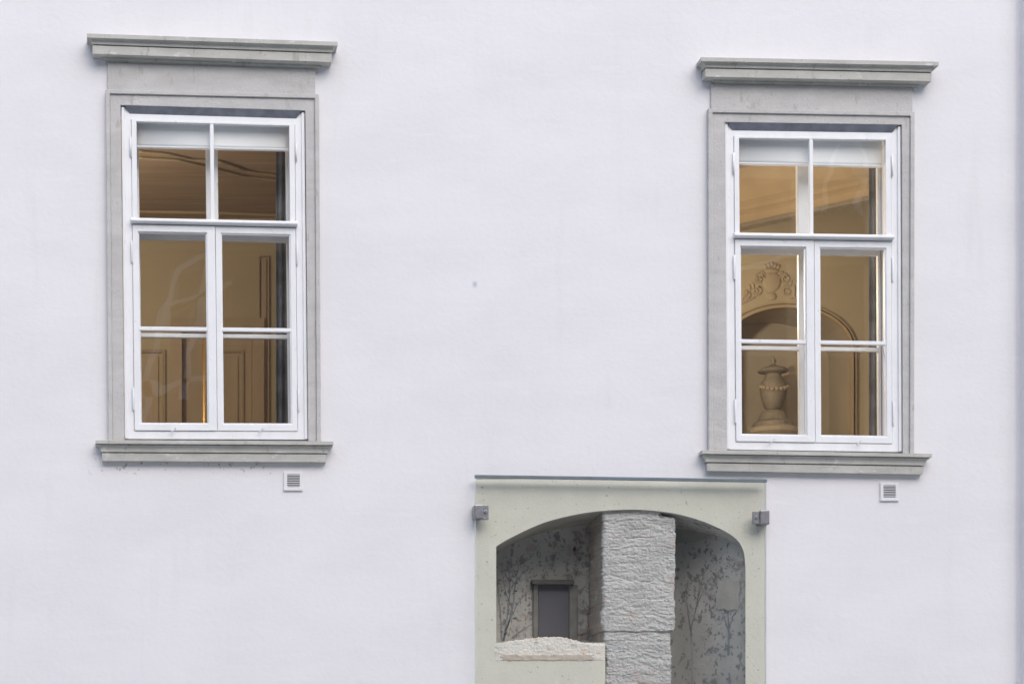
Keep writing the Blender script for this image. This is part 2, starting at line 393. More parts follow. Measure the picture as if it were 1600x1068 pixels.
def make_window(W):
    c = W['frame']                          # photo corners TL, TR, BR, BL of the white frame (286 x 514 units)
    def uv(u, v):
        s, t = u / 286.0, v / 514.0
        px = (c[0][0] * (1 - s) + c[1][0] * s) * (1 - t) + (c[3][0] * (1 - s) + c[2][0] * s) * t
        py = (c[0][1] * (1 - s) + c[1][1] * s) * (1 - t) + (c[3][1] * (1 - s) + c[2][1] * s) * t
        return px, py
    def xz(u, v, Y=0.0): return at(*uv(u, v), Y)
    def quad(u0, v0, u1, v1, Y=0.0): return [xz(u0, v1, Y), xz(u1, v1, Y), xz(u1, v0, Y), xz(u0, v0, Y)]
    bx, bz = xz(143, 514)
    root = empty('window', (bx, 0, bz), W['label'], 'window', 'tall casement windows in stone surrounds', 'thing')
    # --- stone surround
    so = W['stone']                         # TL, TR, BR, BL outer corners in the photo
    def lerp(a, b, t): return (a[0] + (b[0] - a[0]) * t, a[1] + (b[1] - a[1]) * t)
    yo, yi = -0.044, -0.030
    O = [at(*p, yo) for p in so]            # outer
    fw = 6.5 / S
    fr = [xz(-1.0, -2.5), xz(287.0, -2.5), xz(286.5, 516), xz(-0.5, 516)]
    sur = MB()
    In = [(O[0][0] + fw, O[0][1] - fw), (O[1][0] - fw, O[1][1] - fw), (O[2][0] - fw, O[2][1]), (O[3][0] + fw, O[3][1])]
    def strip3(a, b, y0, y1):               # an inverted U (left, top, right) in one connected mesh
        m = MB(); m.v = [(x, y0, z) for x, z in a + b] + [(x, y1, z) for x, z in a + b]
        order = [3, 0, 1, 2]
        for q in range(3):
            i, j = order[q], order[q + 1]
            m.f += [(i, j, 4 + j, 4 + i), (8 + j, 8 + i, 12 + i, 12 + j), (j, i, 8 + i, 8 + j), (4 + i, 4 + j, 12 + j, 12 + i)]
        for i in (3, 2): m.f.append((i, 4 + i, 12 + i, 8 + i))
        return m
    arch = strip3(In, fr, yi, 0.06).build('stone_surround', M['stone'], root, bevel=0.003)
    strip3(O, In, yo, 0.004).build('outer_fillet', M['stone'], arch, bevel=0.004)
    f = W['frieze']
    m = MB(); m.prism([at(f[0], f[3], -.02), at(f[1], f[3] + W['tilt'] * 0.75, -.02), at(f[1], f[2] + W['tilt'], -.02), at(f[0], f[2], -.02)], -0.02, 0.004)
    m.build('frieze', M['stone'], arch, bevel=0.003)
    k = W['corn']
    t = k['top']
    h = k['h']
    prof = [(0.02, t + 2, False), (0.132, t, False), (0.132, t + 6.2 * h, False)]
    prof += cav(0.124, t + 6.8 * h, 0.100, t + 16.2 * h)
    prof += [(0.080, t + 16.6 * h, True), (0.080, t + 18.6 * h, False), (0.096, t + 18.7 * h, False), (0.096, t + 31.5 * h, False), (0.034, 0, True)]
    prof += cav(0.034, t + 39.0 * h, 0.010, t + 48 * h)
    sweep('cornice', prof, k['x'][0], k['x'][1], k['d'], M['stone_weather'], arch, t)
    k = W['sill']; t = k['top']
    prof = [(0.02, t - 0.5, False), (0.092, t, False), (0.092, t + 5.2, False), (0.076, t + 5.3, True), (0.076, t + 7.4, False)]
    prof += cav(0.084, t + 7.5, 0.058, t + 18.0)
    prof += [(0.038, t + 18.4, True), (0.038, t + 20.0, False), (0.050, t + 20.1, False), (0.048, t + 32.0, False), (0.01, 0, True)]
    sweep('sill', prof, k['x'][0], k['x'][1], k['d'], M['stone_weather'], arch, t)
    # --- box frame
    m = MB(); m.ring(quad(0.6, -0.6, 285.4, 513.5), quad(15, 18, 271, 501), -0.004, 0.25)
    frame = m.build('frame', M['paint'], root, bevel=0.003)
    for u0, u1 in ((0, 5.0), (281, 286)):
        m = MB(); m.prism(quad(u0, -1, u1, 513), -0.016, -0.002)
        m.build('frame_bead', M['paint'], frame, bevel=0.004)
    m = MB(); a_ = [xz(5.3, -2.4), xz(280.7, -2.4)]; b_ = [xz(13, 8.6), xz(273, 8.6)]
    m.v = [(a_[0][0], -0.027, a_[0][1]), (a_[1][0], -0.027, a_[1][1]), (b_[1][0], -0.005, b_[1][1]), (b_[0][0], -0.005, b_[0][1])]
    m.v += [(x, 0.03, z) for x, y, z in m.v]
    m.f = [(0, 1, 2, 3), (7, 6, 5, 4), (0, 4, 5, 1), (1, 5, 6, 2), (2, 6, 7, 3), (3, 7, 4, 0)]
    m.build('head_flashing', M['zinc'], frame)
    # transom with its drip nose
    a, b = xz(14, 171), xz(272, 171)
    m = MB()
    za, zb = xz(14, 171)[1], xz(272, 171)[1]
    prof = [(-0.004, 0.004), (-0.030, -0.004), (-0.048, -0.016), (-0.048, -0.026), (-0.036, -0.032), (-0.004, -0.036), (0.25, -0.036), (0.25, 0.004)]
    n = len(prof)
    x0, x1 = xz(13, 171)[0], xz(273, 171)[0]
    m.v = [(x0, y, za + z) for y, z in prof] + [(x1, y, zb + z) for y, z in prof]
    for i in range(n):
        j = (i + 1) % n; m.f.append((i, j, n + j, n + i))
    m.f.append(tuple(range(n))); m.f.append(tuple(range(2 * n - 1, n - 1, -1)))
    m.build('transom', M['paint'], frame, bevel=0.0015)
    # --- outer fixed light above the transom
    m = MB(); m.ring(quad(15.5, 17, 270.5, 172), quad(23.5, 20.5, 262, 170.4), -0.010, 0.030)
    up = m.build('upper_light', M['paint'], root, bevel=0.002)
    m = MB(); m.prism(quad(138, 20, 144, 171), -0.008, 0.028); m.build('glazing_bar', M['paint'], up, bevel=0.003)
    def pane(par, u0, v0, u1, v1, Y, mat):
        m = MB(); m.poly([(x, Y, z) for x, z in quad(u0, v0, u1, v1)]); return m.build('pane', mat, par, recalc=False)
    pane(up, 23, 20, 138.5, 171, 0.01, M['glass']); pane(up, 143.5, 20, 262.5, 171, 0.01, M['glass'])
    # --- outer casements
    sides = ((15.5, 144.4, 24.0, 131.5), (145.2, 270.5, 153.5, 262.0))
    hinge_v = W['hinges']
    for idx, (a0, a1, o0, o1) in enumerate(sides):
        y0 = -0.014 if idx == 0 else -0.010
        m = MB(); m.ring(quad(a0, 181, a1, 500.5), quad(o0, 191.5, o1, 490), y0, 0.032)
        cs = m.build('casement', M['paint'], root, bevel=0.003)
        m = MB(); m.ring(quad(o0 - 0.5, 191, o1 + 0.5, 490.5), quad(o0 + 1.8, 193.5, o1 - 1.8, 488), -0.002, 0.02)
        m.build('glazing_bead', M['paint'], cs, bevel=0.002)
        m = MB(); m.prism(quad(o0 - .3, 338.6, o1 + .3, 344.6), -0.006, 0.028); m.build('muntin', M['paint'], cs, bevel=0.003)
        pane(cs, o0, 191, o1, 340, 0.01, M['glass']); pane(cs, o0, 343, o1, 490.5, 0.01, M['glass'])
        uh = a0 - 1.5 if idx == 0 else a1 + 1.8
        for v0, v1 in hinge_v[1:]:
            p0, p1 = xz(uh, v0), xz(uh, v1)
            m = MB(); m.tube([(p0[0], -0.014, p0[1]), (p0[0], -0.014, p0[1] - .004), (p1[0], -0.014, p1[1] + .004), (p1[0], -0.014, p1[1])], [0.004, 0.0065, 0.0065, 0.004], 10)
            m.build('hinge', M['paint'], cs, smooth=True)
        uk = W['hooks'][idx]
        m = MB(); p = xz(uk, 500)
        m.tube([(p[0] + .018, -0.016, p[1] + .014), (p[0] + .004, -0.030, p[1] - 0.002), (p[0] - .014, -0.026, p[1] - .016)], 0.0045, 8)
        m.build('wind_hook', M['paint'], cs, smooth=True)
    for uh in (14.0, 272.3):
        v0, v1 = hinge_v[0]
        p0, p1 = xz(uh, v0), xz(uh, v1)
        m = MB(); m.tube([(p0[0], -0.014, p0[1]), (p1[0], -0.014, p1[1])], 0.0062, 10)
        m.build('hinge', M['paint'], up, smooth=True)
    # --- inner window, 0.2 m behind
    Y0, Y1 = 0.195, 0.235
    m = MB(); m.ring(quad(15.2, 18.2, 270.8, 172), quad(27, 24, W['in_r'], 168), Y0, Y1)
    iu = m.build('inner_upper_light', M['paint'], root, bevel=0.003)
    m = MB(); m.prism(quad(133.0, 24.5, 152, 167.5), Y0 - .005, Y1 + .005); m.build('inner_mullion', M['paint'], iu, bevel=0.004)
    pane(iu, 26, 23, 134, 169, 0.21, M['glass2']); pane(iu, 151, 23, 267, 169, 0.21, M['glass2'])
    for idx, (a0, a1, o0, o1) in enumerate(((16, 142.6, 27.5, 134.2), (143.4, 270, 152.5, W['in_r']))):
        m = MB(); m.ring(quad(a0, 182, a1, 500.6), quad(o0, 191, o1, 489), Y0, Y1)
        ic = m.build('inner_casement', M['paint'], root, bevel=0.003)
        m = MB(); m.prism(quad(o0 - .3, 338.6, o1 + .3, 344.8), Y0 + .002, Y1 - .002); m.build('inner_muntin', M['paint'], ic, bevel=0.003)
        pane(ic, o0 - .5, 190, o1 + .5, 340, 0.21, M['glass2']); pane(ic, o0 - .5, 343, o1 + .5, 490, 0.21, M['glass2'])
    # --- roller blind in the cavity (its own thing)
    b0 = W['blind']
    bl = empty('roller_blind', (bx, 0.12, xz(143, 60)[1]), b0['label'], 'blind', 'white roller blinds behind the glass')
    YB = 0.048
    q = [at(*p, YB) for p in b0['px']]      # TL TR BR BL
    m = MB(); nseg = 10
    for i in range(nseg + 1):
        t = i / nseg
        L_, R_ = lerp(q[0], q[3], t), lerp(q[1], q[2], t)
        yy = YB + 0.012 * math.sin(math.pi * t)
        m.v += [(L_[0], yy, L_[1]), (R_[0], yy, R_[1])]
    for i in range(nseg): m.f.append((2 * i, 2 * i + 1, 2 * i + 3, 2 * i + 2))
    fab = m.build('fabric', M['blind'], bl, smooth=True)
    sm = fab.modifiers.new('solid', 'SOLIDIFY'); sm.thickness = 0.002
    m = MB(); m.prism([(q[3][0], q[3][1] - .012), (q[2][0], q[2][1] - .012), q[2], q[3]], YB - 0.006, YB + 0.030)
    m.build('bottom_bar', M['blind'], bl, bevel=0.004)
    m = MB(); tz = xz(143, 18.5)[1]
    m.box(q[0][0], q[1][0], YB + 0.012, YB + 0.055, min(q[0][1], q[1][1]) - 0.02, min(q[0][1], q[1][1]) + 0.03)
    m.build('roller', M['blind'], bl, bevel=0.01)
    # --- dark gathered curtain behind the inner window
    cu = W['curtain']
    YC = 0.36
    m = MB(); xa = at(cu['x'][0], 0, YC)[0]; xb = at(cu['x'][1], 0, YC)[0]; zt = at(0, cu['y'][0], YC)[1]; zb_ = at(0, cu['y'][1], YC)[1]
    nx = 40
    for i in range(nx + 1):
        t = i / nx; yy = YC + 0.020 * math.sin(t * 7.5 * math.pi) * (0.6 + .4 * math.sin(9 * t))
        m.v += [(xa + (xb - xa) * t, yy, zb_), (xa + (xb - xa) * t, yy, zt)]
    for i in range(nx): m.f.append((2 * i, 2 * i + 2, 2 * i + 3, 2 * i + 1))
    cob = m.build('curtain', M['curtain'], None, smooth=True)
    s2 = cob.modifiers.new('solid', 'SOLIDIFY'); s2.thickness = 0.004
    tag(cob, cu['label'], 'curtain', 'dark curtains behind the windows')
    return root

WL = dict(label='tall white casement window with brown panelled doors behind, larger cornice, at the left',
          frame=[(189.5, 169), (475.5, 177.5), (480.5, 687), (195, 686)],
          stone=[(165, 139.5), (498.5, 147), (501.5, 690), (169.5, 688)],
          frieze=(168, 492.5, 98, 143), tilt=10,
          corn=dict(x=(168, 493), top=52.5, d=13, h=1.0),
          sill=dict(x=(171.5, 497), top=687.3, d=2.0),
          in_r=259.5, hinges=[(45, 76), (206, 240), (434, 470)], hooks=(75, 212),
          blind=dict(label='white roller blind pulled down a little behind the left window', px=[(212, 186), (452, 193), (452.5, 232.5), (212, 227.5)]),
          curtain=dict(x=(431, 470), y=(150, 700), label='dark curtain edge in the left window, beside the panelled doors'))
WR = dict(label='tall white casement window with an urn under an arch behind, right of the glazed niche',
          frame=[(1131.5, 195.5), (1406, 199.5), (1408, 706.5), (1135, 702.5)],
          stone=[(1107, 169), (1429.5, 174.5), (1428.5, 709), (1107.5, 704)],
          frieze=(1111, 1426, 131, 172), tilt=6,
          corn=dict(x=(1119.5, 1424), top=89.5, d=7.2, h=0.96),
          sill=dict(x=(1114, 1426.5), top=703.0, d=5.5),
          in_r=265.5, hinges=[(45, 78), (206, 245), (434, 472)], hooks=(72, 214),
          blind=dict(label='white roller blind pulled down a little behind the right window', px=[(1150, 210), (1379, 214), (1379, 258), (1150, 253.5)]),
          curtain=dict(x=(1357.5, 1395), y=(180, 720), label='dark curtain edge in the right window, beside the interior arch'))
win_l = make_window(WL)
win_r = make_window(WR)

# ------------------------------------------------------------------ vent grilles
def vent(x0, y0, x1, y1, ix0, iy0, ix1, iy1, label):
    a, b = at(x0, y1), at(x1, y0); c, d = at(ix0, iy1), at(ix1, iy0)
    root = empty('vent_grille', ((a[0] + b[0]) / 2, 0, a[1]), label, 'vent', 'small white vents under the sills')
    m = MB(); m.ring([(a[0], a[1]), (b[0], a[1]), (b[0], b[1]), (a[0], b[1])], [(c[0], c[1]), (d[0], c[1]), (d[0], d[1]), (c[0], d[1])], -0.014, 0.003)
    m.build('frame', M['vent'], root, bevel=0.003)
    m = MB(); m.box(c[0] - .003, d[0] + .003, -0.004, -0.002, c[1] - .003, d[1] + .003); m.build('backing', M['ventdark'], root)
    n = 7; hgt = d[1] - c[1]
    for i in range(n):
        z = c[1] + hgt * (i + 0.5) / n
        m = MB(); t = hgt / n * 0.15
        m.v = [(c[0] - .001, -0.012, z - t), (d[0] + .001, -0.012, z - t), (d[0] + .001, -0.005, z + t), (c[0] - .001, -0.005, z + t),
               (c[0] - .001, -0.013, z - t + .003), (d[0] + .001, -0.013, z - t + .003), (d[0] + .001, -0.006, z + t + .003), (c[0] - .001, -0.006, z + t + .003)]
        m.f = [(0, 1, 2, 3), (7, 6, 5, 4), (0, 4, 5, 1), (1, 5, 6, 2), (2, 6, 7, 3), (3, 7, 4, 0)]
        m.build('slat', M['vent'], root)
vent(443, 737, 473, 766.5, 448.5, 741, 468, 760.5, 'small white slatted vent in the wall under the left window')
vent(1374.5, 753.5, 1403.5, 782.5, 1379.5, 758, 1398.5, 777, 'small white slatted vent in the wall under the right window')

# ------------------------------------------------------------------ arched niche
nx0, nz0, nx1, nz1 = hN
niche = empty('arched_niche', ((nx0 + nx1) / 2, 0, nz0), 'shallow arched niche with faded tree murals in a field of old plaster', 'niche', None, 'thing')
arc_px = [(775.5, 853), (786, 846), (800, 838.5), (822, 827.5), (850, 815.5), (875, 808.5), (900, 803), (925, 799), (950, 796.5), (985, 795.2), (1015, 796.2),
          (1040, 799), (1062, 803), (1085, 809), (1105, 816), (1125, 825), (1140, 833), (1150, 840.5), (1157, 848.5), (1161.5, 858), (1164, 870), (1165, 884)]
# smooth the outline by Chaikin
for _ in range(2):
    q = [arc_px[0]]
    for a, b in zip(arc_px, arc_px[1:]):
        q += [(a[0] * .75 + b[0] * .25, a[1] * .75 + b[1] * .25), (a[0] * .25 + b[0] * .75, a[1] * .25 + b[1] * .75)]
    arc_px = q + [arc_px[-1]]
arc = [at(*p) for p in arc_px]
zt = nz1; YF = 0.004
ledge_z = at(0, 1003)[1]; pierx0 = at(946, 0)[0]; xl, xr = arc[0][0], arc[-1][0]
m = MB()
for (xa, za), (xb, zb) in zip(arc, arc[1:]):
    m.poly([(xa, YF, za), (xb, YF, zb), (xb, YF, zt), (xa, YF, zt)])
m.poly([(nx0, YF, ledge_z), (xl, YF, ledge_z), (xl, YF, arc[0][1]), (nx0, YF, arc[0][1])])
m.poly([(nx0, YF, arc[0][1]), (xl, YF, arc[0][1]), (xl, YF, zt), (nx0, YF, zt)])
m.poly([(xr, YF, nz0), (nx1, YF, nz0), (nx1, YF, arc[-1][1]), (xr, YF, arc[-1][1])])
m.poly([(xr, YF, arc[-1][1]), (nx1, YF, arc[-1][1]), (nx1, YF, zt), (xr, YF, zt)])
m.poly([(nx0, YF, nz0), (xl, YF, nz0), (xl, YF, ledge_z), (nx0, YF, ledge_z)])
m.poly([(xl, YF, nz0), (pierx0, YF, nz0), (pierx0, YF, ledge_z), (xl, YF, ledge_z)])
# rounded arris and soffit in the same shell: edge loop pushed back
face = m.build('plaster_field', M['panel'], niche, recalc=False)
bm = bmesh.new(); bm.from_mesh(face.data)
bmesh.ops.remove_doubles(bm, verts=bm.verts, dist=1e-4)
bmesh.ops.recalc_face_normals(bm, faces=bm.faces)
bm.to_mesh(face.data); bm.free()
if face.data.polygons[0].normal.y > 0: face.data.flip_normals()
YBK_L, YBK_R = 0.48, 0.80
def loft(loops, name, mat, parent, smooth=True):
    m = MB(); n = len(loops[0])
    for l in loops: m.v += l
    for i in range(len(loops) - 1):
        for k in range(n - 1):
            m.f.append((i * n + k, i * n + k + 1, (i + 1) * n + k + 1, (i + 1) * n + k))
    return m.build(name, mat, parent, smooth=smooth, recalc=False)
split = min(range(len(arc)), key=lambda i: abs(arc_px[i][0] - 1000))
edge = [(xl, ledge_z - 0.1)] + arc + [(xr, nz0)]
def off(pts, y, drop=0.0, inset=0.0):
    cx = (xl + xr) / 2
    return [(x + (cx - x) * inset, y, z - drop * max(0.0, 1.0)) for x, z in pts]
le = edge[:split + 2]; re = edge[split + 1:]
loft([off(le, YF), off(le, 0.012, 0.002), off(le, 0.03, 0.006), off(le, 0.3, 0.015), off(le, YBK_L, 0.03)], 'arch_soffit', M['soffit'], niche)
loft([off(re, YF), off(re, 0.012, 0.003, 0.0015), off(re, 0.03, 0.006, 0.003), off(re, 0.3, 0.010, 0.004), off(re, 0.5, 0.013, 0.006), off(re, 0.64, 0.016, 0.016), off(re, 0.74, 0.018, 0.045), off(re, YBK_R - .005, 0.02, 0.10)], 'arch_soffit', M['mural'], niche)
# back walls
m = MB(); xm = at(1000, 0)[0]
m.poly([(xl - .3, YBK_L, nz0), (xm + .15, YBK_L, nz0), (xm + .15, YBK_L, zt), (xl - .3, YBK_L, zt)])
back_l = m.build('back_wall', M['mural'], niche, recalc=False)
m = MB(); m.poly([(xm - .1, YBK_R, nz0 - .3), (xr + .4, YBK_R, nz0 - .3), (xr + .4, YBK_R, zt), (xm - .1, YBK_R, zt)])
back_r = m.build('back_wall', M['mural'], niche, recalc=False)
# rough masonry pier
def rough_pier(name, px0, px1, py0, py1, Yf, Yb, parent, seed, topcut=None, amp=1.0):
    m = MB()
    X0, Zt = at(px0, py0, Yf); X1, Zb = at(px1, py1, Yf)
    nz_ = int((Zt - Zb) / 0.0042); w = X1 - X0
    cols = []
    nside, nf = 18, 110
    for i in range(nside): cols.append(('l', i / nside))
    for i in range(nf + 1): cols.append(('f', i / nf))
    for i in range(1, nside + 1): cols.append(('r', i / nside))
    nc = len(cols)
    for j in range(nz_ + 1):
        z = Zt + (Zb - Zt) * j / nz_
        el = 0.012 * noise.noise((seed, 3.1, z * 7)) + 0.007 * noise.noise((seed, 8.2, z * 30)) + 0.007 * noise.noise((seed, 4.2, z * 90))
        er = 0.010 * noise.noise((seed, 13.1, z * 7)) + 0.005 * noise.noise((seed, 18.2, z * 30)) + 0.007 * noise.noise((seed, 14.2, z * 90))
        for kind, t in cols:
            if kind == 'l': x, y = X0 + el - (0.0 * (1 - t)), Yb + (Yf - Yb) * t
            elif kind == 'r': x, y = X1 + er, Yf + (Yb - Yf) * t
            else:
                x, y = X0 + el + (w + er - el) * t, Yf
            if kind == 'f':
                e = min(t, 1 - t) * w
                r = 0.022
                if e < r: y += r - math.sqrt(max(0, r * r - (r - e) ** 2))
            p = Vector((x * 5.5, seed, z * 19))
            warp = noise.noise((x * 7 + seed, y * 6, z * 5)) * 0.9
            d = 0.0045 * noise.noise(p + Vector((0, 0, warp)))
            d -= 0.007 * max(0, 1 - 6.5 * abs(noise.noise((x * 4 + seed, y * 10, z * 26 + warp * 1.2)))) * max(0, .5 + 1.2 * noise.noise((x * 9, seed, z * 9)))
            d += 0.0025 * noise.noise((x * 16, y * 10 + seed, z * 60 + warp * 2))
            d += 0.0055 * noise.noise((x * 48, y * 40, z * 56 + seed))
            d += 0.004 * noise.noise((x * 110, y * 90, z * 130 + seed)) + 0.0025 * noise.noise((x * 210, y * 90, z * 240 + seed))
            cz_ = (z + 0.014 * noise.noise((x * 3.5, seed, z * 2)) + 0.004 * noise.noise((x * 17, seed, z * 8))) / 0.056
            fr_ = abs(cz_ - round(cz_)) * 0.056
            if fr_ < 0.0055: d -= 0.0055 * (1 - fr_ / 0.0055) * max(0.0, min(1.0, .45 + 1.6 * noise.noise((x * 7, seed + 5, round(cz_) * 3.3))))
            d *= amp
            if kind == 'f': y -= d
            elif kind == 'l': x -= d * 0.7
            else: x += d * 0.7
            zz = z
            if topcut and j < 20:
                zz = z - topcut(t if kind == 'f' else (0 if kind == 'l' else 1)) * (1 - j / 20)
            if j < 20 and not topcut: zz += 0.010 * noise.noise((x * 9, 4.4, 2)) * (1 - j / 20) + 0.006 * noise.noise((x * 31, 4.4, 2)) * (1 - j / 20)
            if j > nz_ - 20: zz += (0.012 * noise.noise((x * 8, 6.4, 2)) + 0.007 * noise.noise((x * 29, 1.4, 2))) * (1 - (nz_ - j) / 20)
            m.v.append((x, y, zz))
    for j in range(nz_):
        for i in range(nc - 1):
            a = j * nc + i
            m.f.append((a, a + 1, a + nc + 1, a + nc))
    m.f.append(tuple(range(nc - 1, -1, -1)))
    m.f.append(tuple(nz_ * nc + i for i in range(nc)))
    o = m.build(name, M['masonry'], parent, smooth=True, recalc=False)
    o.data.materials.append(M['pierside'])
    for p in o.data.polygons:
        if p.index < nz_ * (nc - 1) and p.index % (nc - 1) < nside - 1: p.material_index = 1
    return o
pier = empty('masonry_pier', (at(998, 0)[0], 0.05, nz0), 'rough pale grey masonry pier dividing the arched niche', 'pier', None, 'thing')
def pier_top(t):
    x = 941 + 114 * t
    ya = 0
    for (a, b) in zip(arc_px, arc_px[1:]):
        if a[0] <= x <= b[0]: ya = a[1] + (b[1] - a[1]) * (x - a[0]) / (b[0] - a[0])
    return max(0, ya + (2 if t < .8 else 8) - 797) / S
rough_pier('upper_masonry', 941, 1055.5, 796.5, 984.5, 0.030, 0.475, pier, 2.3, pier_top)
rough_pier('lower_masonry', 944.5, 1049.5, 984.0, 1235, 0.040, 0.475, pier, 7.7)

# cream ledge stone below the left half of the niche
led = MB()
tops = [(764, 1012), (772, 1006), (785, 1003), (800, 1000.5), (817, 998), (832, 996), (850, 994.5), (872, 994), (884, 995.5), (897, 999), (912, 1003), (930, 1005), (944.5, 1006)]
def tope(x):
    for a, b in zip(tops, tops[1:]):
        if a[0] <= x <= b[0]: return a[1] + (b[1] - a[1]) * (x - a[0]) / (b[0] - a[0])
    return tops[0][1] if x < tops[0][0] else tops[-1][1]
NXL, NYL = 120, 34
for j in range(-10, NYL + 1):
    for i in range(NXL + 1):
        px = 763 + (944.5 - 763) * i / NXL
        ty = tope(px) + 1.3 * noise.noise((px * .2, 4, 1)) + 2.2 * noise.noise((px * .45, 9, 1))
        if j < 0:
            X, Z = at(px, ty, 0); Y = -0.004 + 0.55 * (-j) / 10
            Z += 0.012 * noise.noise((X * 9, Y * 9, 2)) - 0.0
        else:
            t = j / NYL; py = ty + (1034.5 + 4.5 * noise.noise((px * .06, 9, 2)) - ty) * t
            X, Z = at(px, py, 0)
            e = min(1, (min(px - 763, 30) + 6 * noise.noise((px * .3, 7, py * .25))) / 14) * min(1, .6 + t * 8) * min(1, max(0, (1 - t) * 6 + .5 * noise.noise((px * .12, 3, 8))))
            Y = 0.010 - (0.009 + 0.004 * noise.noise((X * 7, 1, Z * 12)) + 0.003 * noise.noise((X * 70, 2, Z * 80)) + 0.0025 * noise.noise((X * 30, 5, Z * 40))) * max(0, e)
            if 1022.5 + 2 * noise.noise((px * .11, 1, 1)) < py < 1031 + 2.5 * noise.noise((px * .15, 6, 1)) and 784 < px + 8 * noise.noise((py * .3, 2, 3)) < 926: Y = -0.001 + 0.004 * noise.noise((X * 30, 5, Z * 40))
            if (px - 837) ** 2 + (py - 1005) ** 2 < 7: Y += 0.03
            if (px - 896) ** 2 / 2 + (py - 1010) ** 2 < 7: Y += 0.03
        led.v.append((X, Y, Z))
nw = NXL + 1
for j in range(NYL + 10):
    for i in range(NXL):
        a = j * nw + i
        led.f.append((a, a + 1, a + nw + 1, a + nw))
lo = led.build('stone_ledge', M['ledge'], niche, smooth=True)
lo['label'] = 'broken cream coloured ledge stone'
lo.data.materials.append(M['groove'])
for p in lo.data.polygons:
    c = p.center
    ppx, ppy = HX + c.x * S, HY - (c.z - CZ) * S
    if 1022 + 2 * noise.noise((ppx * .11, 1, 1)) < ppy < 1031.8 + 2.5 * noise.noise((ppx * .15, 6, 1)) and 783 < ppx + 8 * noise.noise((ppy * .3, 2, 3)) < 927: p.material_index = 1

# blocked small window in the back of the niche
def bpx(px, py, Y=YBK_L): return at(px, py, Y)
m = MB(); a, b = bpx(841, 1004), bpx(893, 910)
m.box(a[0], b[0], YBK_L - 0.012, YBK_L - 0.004, a[1], b[1])
bw = m.build('blocked_opening', M['darkpanel'], niche, bevel=0.002); bw['label'] = 'small opening closed with a plain grey board'
m = MB(); a, b = bpx(833, 911.5, .38), bpx(899, 904, .38); m.box(a[0], b[0], 0.405, YBK_L - .002, a[1], b[1]); m.build('lintel', M['darkstone'], bw, bevel=0.006)
m = MB(); a, b = bpx(834.5, 1004, .42), bpx(843, 911.7, .42); m.box(a[0], b[0], 0.455, YBK_L - .002, a[1], b[1]); m.build('jamb', M['stone_jamb'], bw, bevel=0.008)
m = MB(); a, b = bpx(891.5, 1004, .41), bpx(905, 911.7, .41); m.box(a[0], b[0], 0.445, YBK_L - .002, a[1], b[1]); m.build('jamb', M['stone_jamb'], bw, bevel=0.01)

# faded murals: thin coats of paint on the niche walls
def ribbon(mb, pts, w, nrm):
    pts = [Vector(p) for p in pts]; n = len(mb.v); k = len(pts)
    for i, p in enumerate(pts):
        t = (pts[min(i + 1, k - 1)] - pts[max(i - 1, 0)]).normalized()
        s = t.cross(nrm).normalized() * (w[i] if isinstance(w, list) else w) * 0.5
        mb.v += [tuple(p - s), tuple(p + s)]
    for i in range(k - 1): mb.f.append((n + 2 * i, n + 2 * i + 1, n + 2 * i + 3, n + 2 * i + 2))
def dab(mb, where, px, py, a, b, ang):
    n = len(mb.v); k = 7
    for i in range(k):
        w = 2 * math.pi * i / k; r = random.uniform(.6, 1.2)
        u, v = a * math.cos(w) * r, b * math.sin(w) * r
        mb.v.append(where(px + u * math.cos(ang) - v * math.sin(ang), py + u * math.sin(ang) + v * math.cos(ang)))
    mb.f.append(tuple(range(n, n + k)))
def on_back(px, py, Y, e=0.003): x, z = at(px, py, Y); return (x, Y - e, z)
plan = [(1030, 0.74), (1050, 0.68), (1065, 0.60), (1082, 0.50), (1100, 0.395), (1118, 0.295), (1134, 0.205), (1147, 0.130), (1157, 0.070), (1162.5, 0.032), (1165.5, 0.006)]
plan = [(a, b * .74) for a, b in plan]
def plan_y(px):
    for a, b in zip(plan, plan[1:]):
        if a[0] <= px <= b[0]: return a[1] + (b[1] - a[1]) * (px - a[0]) / (b[0] - a[0])
    return plan[0][1] if px < plan[0][0] else plan[-1][1]
def on_curve(px, py, e=0.004):
    Y = plan_y(px); x, z = at(px, py, Y - e); return (x, Y - e, z)
m = MB()
for px, Y in plan:
    x = at(px, 0, Y)[0]; m.v += [(x, Y, nz0 - .2), (x, Y, zt - .02)]
for i in range(len(plan) - 1): m.f.append((2 * i, 2 * i + 2, 2 * i + 3, 2 * i + 1))
m.build('curved_wall', M['mural'], niche, smooth=True, recalc=False)
def curve(p, n=10):
    out = []
    for i in range(n + 1):
        t = i / n * (len(p) - 1); k = min(int(t), len(p) - 2); f = t - k
        f = f * f * (3 - 2 * f) * .5 + f * .5
        out.append((p[k][0] + (p[k + 1][0] - p[k][0]) * f + random.uniform(-.4, .4), p[k][1] + (p[k + 1][1] - p[k][1]) * f))
    return out
U0, V0 = Vector((1, 0, 0)), Vector((0, 0, 1)); UJ = Vector((0, 1, 0))
